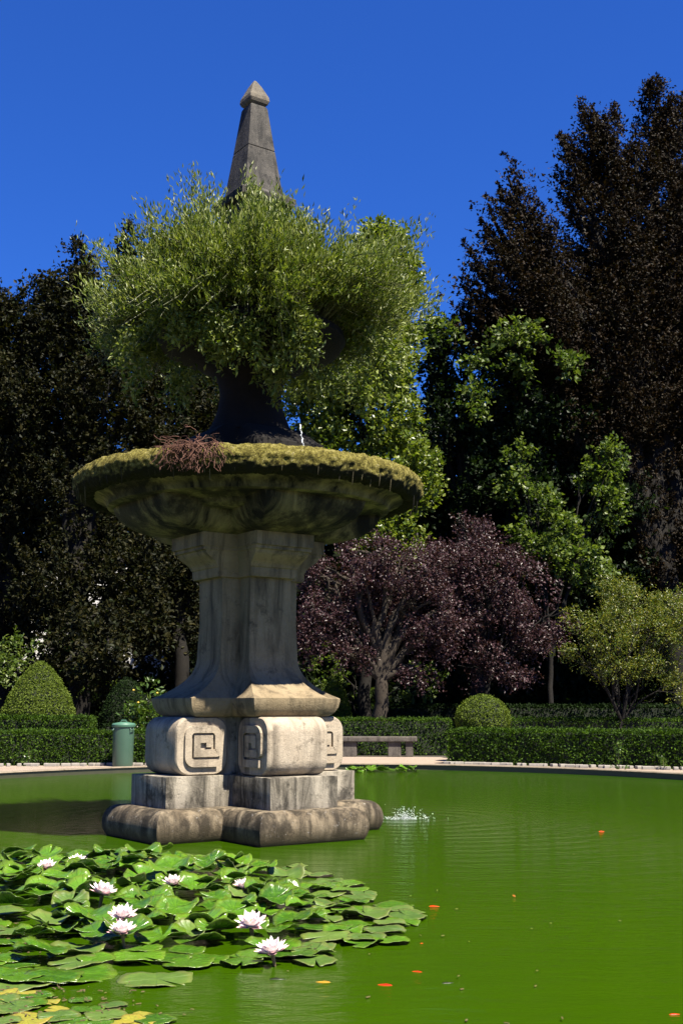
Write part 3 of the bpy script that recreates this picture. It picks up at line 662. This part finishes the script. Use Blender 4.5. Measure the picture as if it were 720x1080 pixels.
for x, w_ in ((-.72, .4), (.48, .34), (.87, .2)):
    mb = MB(); mb.box((x, 0, .2), (w_, .42, .40)); mb.build('support', M['bench'], be, bevel=.02)
# ================================================================== WATER LILIES
def pad_mesh(i, r=.19, kind=0):
    rs = random.Random(100+i); nr, ns = 7, 40; V = [(0, 0, 0)]; Fc = []
    notch = .10+rs.random()*.12; ph = [rs.uniform(0, 6.28) for _ in range(6)]
    cup = (.0, .22, .42)[kind]
    for a in range(nr):
        q = (a+1)/nr
        for b_ in range(ns+1):
            th_ = notch*(.3+.7*q)+(2*PI-2*notch*(.3+.7*q))*b_/ns
            e = 1+.035*math.sin(5*th_+ph[0])+.02*math.sin(13*th_+ph[1])+(.015*math.sin(31*th_+ph[2]) if a == nr-1 else 0)
            rr_ = r*q*e
            z = (cup*.10*q**2.4+(.010+.05*cup)*q*q*math.sin(3*th_+ph[3])+.008*(.3+cup)*q*q*math.sin(11*th_+ph[4])+.05*cup*q**2*math.sin(2*th_+ph[5]))
            V.append((rr_*math.cos(th_), rr_*math.sin(th_), z))
    for b_ in range(ns): Fc.append((0, 1+b_, 2+b_))
    for a in range(nr-1):
        for b_ in range(ns):
            p = 1+a*(ns+1)+b_; Fc.append((p, p+ns+1, p+ns+2, p+1))
    me = bpy.data.meshes.new('lily_pad'); me.from_pydata(V, [], Fc); me.polygons.foreach_set('use_smooth', [True]*len(Fc))
    bm = bmesh.new(); bm.from_mesh(me); bmesh.ops.recalc_face_normals(bm, faces=bm.faces)
    if sum(f.normal.z for f in bm.faces) < 0: bmesh.ops.reverse_faces(bm, faces=bm.faces)
    bmesh.ops.solidify(bm, geom=bm.faces[:], thickness=.0025); bm.to_mesh(me); bm.free()
    return me
PM = {}
for kd in range(3):
    for mk in ('pad', 'padold', 'padyel'):
        PM[kd, mk] = []
        for i in range(4):
            me = pad_mesh(i*7+kd*3, kind=kd); me.materials.append(M[mk]); me.polygons.foreach_set('use_smooth', [True]*len(me.polygons)); PM[kd, mk].append(me)
def inpoly(x, y, poly):
    c = False; j = len(poly)-1
    for i in range(len(poly)):
        if (poly[i][1] > y) != (poly[j][1] > y) and x < (poly[j][0]-poly[i][0])*(y-poly[i][1])/(poly[j][1]-poly[i][1])+poly[i][0]: c = not c
        j = i
    return c
poly = [tuple(gr(*p))[:2] for p in ((-60,902),(70,905),(180,902),(300,912),(350,925),(385,946),(440,966),(444,984),(410,1003),(340,1018),(290,1016),(215,1022),(130,1020),(60,1035),(-60,1045))]
rp = random.Random(21); placed = []
GL = {'raised': ('glossy cupped green lily pad standing raised in the thick of the lily patch', 'raised lily pads in the patch'),
      'flat': ('flat green lily pad floating at the edge of the lily patch', 'flat floating lily pads'),
      'old': ('mottled browning lily pad floating flat in the lily patch', 'mottled lily pads'),
      'yel': ('yellowed lily pad floating at the far rim of the lily patch', 'yellowed lily pads'),
      'corner': ('small yellowing lily pad in the loose bottom left group', 'pads in the bottom left group'),
      'far': ('small lily pad in the far patch below the bench', 'far lily pads below the bench')}
def put_pad(x, y, z, kd, mk, s, tilt, key, label=None):
    o = bpy.data.objects.new('lily_pad', rp.choice(PM[kd, mk])); C.objects.link(o)
    o.location = (x, y, z); o.rotation_mode = 'XYZ'
    o.rotation_euler = (tilt*math.cos(rp.uniform(0, 6.28)), tilt*math.sin(rp.uniform(0, 6.28)), rp.uniform(0, 2*PI)); o.scale = (s, s*rp.uniform(.9, 1.08), s)
    tag(o, label or GL[key][0], 'lily pad', None if label else GL[key][1]); return o
def polydist(x, y):
    p = Vector((x, y)); d = 9
    for i in range(len(poly)):
        a, b_ = Vector(poly[i-1]), Vector(poly[i]); t = max(0, min(1, (p-a).dot(b_-a)/(b_-a).length_squared)); d = min(d, (p-a-(b_-a)*t).length)
    return d
tries = 0
while len(placed) < 285 and tries < 20000:
    tries += 1; x = rp.uniform(-4.6, .8); y = rp.uniform(5.8, 11.7)
    if not inpoly(x, y, poly): continue
    if abs(x)/y > .34: continue
    s = rp.uniform(.52, .86); mind = .135
    if any((x-a)**2+(y-b_)**2 < (mind*(s+c)*.62*1.0)**2 for a, b_, c in placed): continue
    placed.append((x, y, s)); e = polydist(x, y); px = 360+x/y*1250
    core = e > .42 and px < 330
    if core:
        z = .03+rp.random()*.09; put_pad(x, y, z, 2 if rp.random() < .65 else 1, 'pad' if rp.random() < .9 else 'padold', s, rp.uniform(.06, .32), 'raised')
    elif y > 10.6 and px > 150 and rp.random() < .5: put_pad(x, y, .012, 0, 'padyel', s, .02, 'yel')
    else:
        old = rp.random() < (.55 if px > 300 else .3); k2 = 0 if e < .2 or rp.random() < .6 else 1
        put_pad(x, y, .010+rp.random()*.022, k2, 'padold' if old else 'pad', s, rp.uniform(.0, .06), 'old' if old else 'flat')
p = gr(165, 1034); put_pad(p.x, p.y, .008, 0, 'padold', .98, 0, 'flat', 'lone round lily pad with brown mark floating in front of patch')
p = gr(75, 1030); put_pad(p.x, p.y, .014, 0, 'pad', 1.25, .02, 'flat', 'widest flat lily pad at the front left edge of patch')
p = gr(20, 1037); put_pad(p.x, p.y, .008, 0, 'padold', 1.1, .02, 'flat', 'flat mottled lily pad left of the widest front pad')
for i, (px, py, s_) in enumerate([(8,1052,.5),(38,1052,.45),(18,1064,.55),(60,1066,.3),(92,1066,.4),(120,1062,.35),(28,1076,.6),(75,1078,.4),(112,1073,.5),(140,1079,.55),(165,1077,.5),(5,1079,.4),(50,1058,.3),(100,1081,.45),(-12,1068,.6),(20,1048,.5),(85,1056,.3),(62,1074,.5),(150,1072,.3),(30,1060,.5),(-5,1056,.6),(128,1077,.45)]):
    p = gr(px, py); put_pad(p.x, p.y, .006+.003*(i % 3), 0, ('padyel', 'pad', 'padold')[i % 3], s_, .03, 'corner')
for i in range(40):
    px = 368+rp.random()*60; py = 803+rp.random()*9; p = gr(px, py)
    if (p.x-PC[0])**2/PA**2+(p.y-PC[1])**2/PB**2 > .985:
        p.y = PC[1]+PB*math.sqrt(max(0, .97-(p.x-PC[0])**2/PA**2))-rp.random()*1.2
    put_pad(p.x, p.y, .02+rp.random()*.06, 1, 'pad', rp.uniform(.4, .7), rp.uniform(.1, .5), 'far')
# floating debris among the pads
mb = MB(); random.seed(31)
for px0, py0, sx, sy, n in ((15,985,28,12,120),(40,1070,60,12,90),(420,1000,60,30,12),(560,980,160,80,14),(60,1050,60,6,40)):
    for _ in range(n):
        p = gr(px0+random.gauss(0, sx), py0+random.gauss(0, sy)); 
        if p.y > 4: mb.box((p.x, p.y, .004+random.random()*.012), (random.uniform(.006, .03), random.uniform(.003, .008), .004), random.uniform(0, 3.1))
tag(mb.build('floating_debris', M['sepal']), 'brown leaf and twig bits floating among the pads', 'debris', kind='stuff')
# flowers
def petal(L, w, a0, a1, az_, mat_mb):
    """curved pointed petal, rising from elevation a0 to a1"""
    n = 6; row = []; x = z = 0
    for i in range(n+1):
        t = i/n; el_ = a0+(a1-a0)*t; hw_ = w*math.sin(PI*min(1, (.12+.88*t))**.8)*(1 if t < 1 else 0)+.0006
        row.append((x, z, hw_)); x += L/n*math.cos(el_); z += L/n*math.sin(el_)
    c, s_ = math.cos(az_), math.sin(az_); v = []
    for x, z, h_ in row:
        for q, dz_ in ((-1, .25), (0, 0), (1, .25)):
            yy = q*h_; v.append((x*c-yy*s_+.008*c, x*s_+yy*c+.008*s_, z+dz_*h_))
    f = [(i*3+j, i*3+j+1, (i+1)*3+j+1, (i+1)*3+j) for i in range(n) for j in range(2)]
    mat_mb.add(v, f)
def flower():
    t = thing('water_lily', 'x', 'water lily')
    for k in range(4):
        mb = MB(); petal(.078, .020, R(8), R(30), k*PI/2+.2, mb); mb.build('sepal', M['petalout'], t, smooth=80)
    for k in range(26):
        ringi = 0 if k < 9 else 1 if k < 18 else 2; mb = MB()
        a0, a1, L_ = ((R(22), R(38), .078), (R(40), R(58), .074), (R(58), R(78), .064))[ringi]
        petal(L_*random.uniform(.92, 1.06),   .0165, a0, a1, (k % 9)*2*PI/(9 if ringi < 2 else 8)+ringi*.33+random.uniform(-.07, .07), mb); mb.build('petal', M['petal'], t, smooth=80)
    mb = MB()
    for k in range(26):
        a = random.uniform(0, 6.28); r_ = random.uniform(.002, .012); mb.tube([(r_*math.cos(a), r_*math.sin(a), .004), (r_*1.7*math.cos(a), r_*1.7*math.sin(a), .03)], [.0016, .001], 4)
    mb.build('stamens', M['stamen'], t)
    mb = MB(); mb.tube([(0,0,-.16),(.006,0,-.08),(0,0,.004)], [.006,.006,.012], 6); mb.build('stalk', M['sepal'], t)
    return t
random.seed(12)
fl = flower(); kids = list(fl.children)
FLW = [(50,915,1.0,.10,'white water lily farthest left at back of patch'),(82,910,1.0,.13,'white water lily with dark sepals at patch back, right of leftmost'),(108,943,1.25,.13,'large pink white water lily facing front in left half'),
 (183,933,1.05,.12,'white water lily in the middle back of patch'),(257,937,1.0,.10,'white water lily at back right beside fountain base'),(130,968,1.15,.12,'upper one of two stacked white water lilies'),
 (129,984,1.05,.11,'lower one of two stacked white water lilies'),(265,977,1.25,.10,'broad white water lily on dark pads at right'),(287,1005,1.15,.07,'front right white water lily reflected in green water')]
for i, (px, py, s_, z, lab) in enumerate(FLW):
    if i == 0: t = fl
    else:
        t = fl.copy(); C.objects.link(t)
        for k_ in kids:
            c = k_.copy(); C.objects.link(c); c.parent = t
    p = gr(px, py, z); t.location = p; s2 = s_*1.02; t.scale = (s2, s2, s2); t.rotation_euler = (random.uniform(.1, .35), random.uniform(-.2, .2), random.uniform(-.6, .6)); t['label'] = lab; t['group'] = 'water lilies in bloom'
# goldfish
def fish(mk):
    t = thing('goldfish' if mk != 'fishd' else 'dark_fish', 'x', 'fish', group='goldfish in the pond' if mk != 'fishd' else 'dark fish in the pond'); mb = MB()
    prof = [(-.075,.004,.008),(-.05,.009,.013),(-.01,.018,.020),(.03,.020,.021),(.06,.014,.016),(.078,.003,.004)]
    mb.loft([[Vector((x, a*math.cos(q*PI/5), b_*math.sin(q*PI/5))) for q in range(10)] for x, a, b_ in prof]); mb.build('body', M[mk], t, smooth=70)
    mb = MB(); mb.add([(-.07,-.002,0),(-.07,.002,0),(-.135,.012,.020),(-.115,0,.0),(-.135,-.012,.006),(-.14,.02,.0),(-.13,-.022,.0)], [(0,1,2),(0,3,4),(1,5,3),(0,3,6),(0,1,3)]); mb.build('tail_fin', M[mk], t)
    mb = MB(); mb.add([(-.03,.001,.014),(.03,.001,.016),(.01,.001,.025),(-.025,.001,.021),(-.03,-.001,.014),(.03,-.001,.016),(.01,-.001,.025),(-.025,-.001,.021)], [(0,1,2,3),(7,6,5,4),(0,3,7,4),(2,1,5,6),(3,2,6,7)]); mb.build('dorsal_fin', M[mk], t)
    return t
for px, py, rz_, mk, s_, lab in [(542,945,95,'fish',1.0,'orange goldfish alone in open water mid right'),(441,1025,160,'fish',.75,'small orange goldfish upper one near the lily tip'),(408,1039,165,'fish',1.0,'orange goldfish with dark tail shadow below the lily patch'),
   (343,1036,172,'fishy',1.0,'golden yellow goldfish nearest the front lily flower'),(456,956,-8,'fish',1.0,'orange goldfish slipping out from lily patch tip'),(633,877,20,'fish',1.0,'orange goldfish farthest out in right water'),(709,1070,10,'fish',.7,'orange goldfish in the bottom right corner'),
   (444,995,40,'fish',.35,'tiny orange goldfish dot just off lily tip'),(470,1037,15,'fishd',.9,'dark fish in water right of orange goldfish'),(290,1033,5,'fishd',1.2,'dark fish under the front lily flower')]:
    t = fish(mk); p = gr(px, py); s_ *= .8; t.location = (p.x, p.y, -.015*s_); t.rotation_euler = (0, 0, R(rz_)); t.scale = (s_, s_*.7, s_); t['label'] = lab
# ================================================================== LIGHT, SKY, CAMERA
SA, SE = R(41), R(59)
w = bpy.data.worlds.new('World'); sc.world = w; w.use_nodes = True; nt = w.node_tree
sky = nt.nodes.new('ShaderNodeTexSky'); sky.sky_type = 'NISHITA'; sky.sun_disc = False; sky.sun_elevation = SE; sky.sun_rotation = PI-SA
sky.air_density = 1.3; sky.dust_density = 0.0; sky.ozone_density = 6.0; sky.altitude = 300
mx = nt.nodes.new('ShaderNodeMix'); mx.data_type = 'RGBA'; mx.blend_type = 'MULTIPLY'; mx.inputs[0].default_value = 1; mx.inputs[7].default_value = (.152, .365, .86, 1)
nt.links.new(sky.outputs[0], mx.inputs[6]); nt.links.new(mx.outputs[2], nt.nodes['Background'].inputs[0]); nt.nodes['Background'].inputs[1].default_value = .05
sl = bpy.data.lights.new('sun', 'SUN'); sl.energy = 5.0; sl.angle = R(.5); sl.color = (1, .93, .80)
so = bpy.data.objects.new('sun', sl); C.objects.link(so)
sd = Vector((math.sin(SA)*math.cos(SE), -math.cos(SA)*math.cos(SE), math.sin(SE))); so.rotation_euler = sd.to_track_quat('Z', 'Y').to_euler(); so.location = (10, -5, 30)
cam = bpy.data.cameras.new('camera'); co = bpy.data.objects.new('camera', cam); C.objects.link(co); sc.camera = co
co.location = (0, 0, H); co.rotation_euler = (PI/2+P, 0, 0); cam.sensor_fit = 'VERTICAL'; cam.sensor_height = 36; cam.lens = 36*F/1080; cam.clip_end = 3000
sc.view_settings.view_transform = 'Standard'; sc.view_settings.look = 'None'; sc.view_settings.exposure = 1.88; sc.view_settings.gamma = 1
sc.cycles.max_bounces = 6; sc.cycles.diffuse_bounces = 2; sc.cycles.glossy_bounces = 3; sc.cycles.transmission_bounces = 4
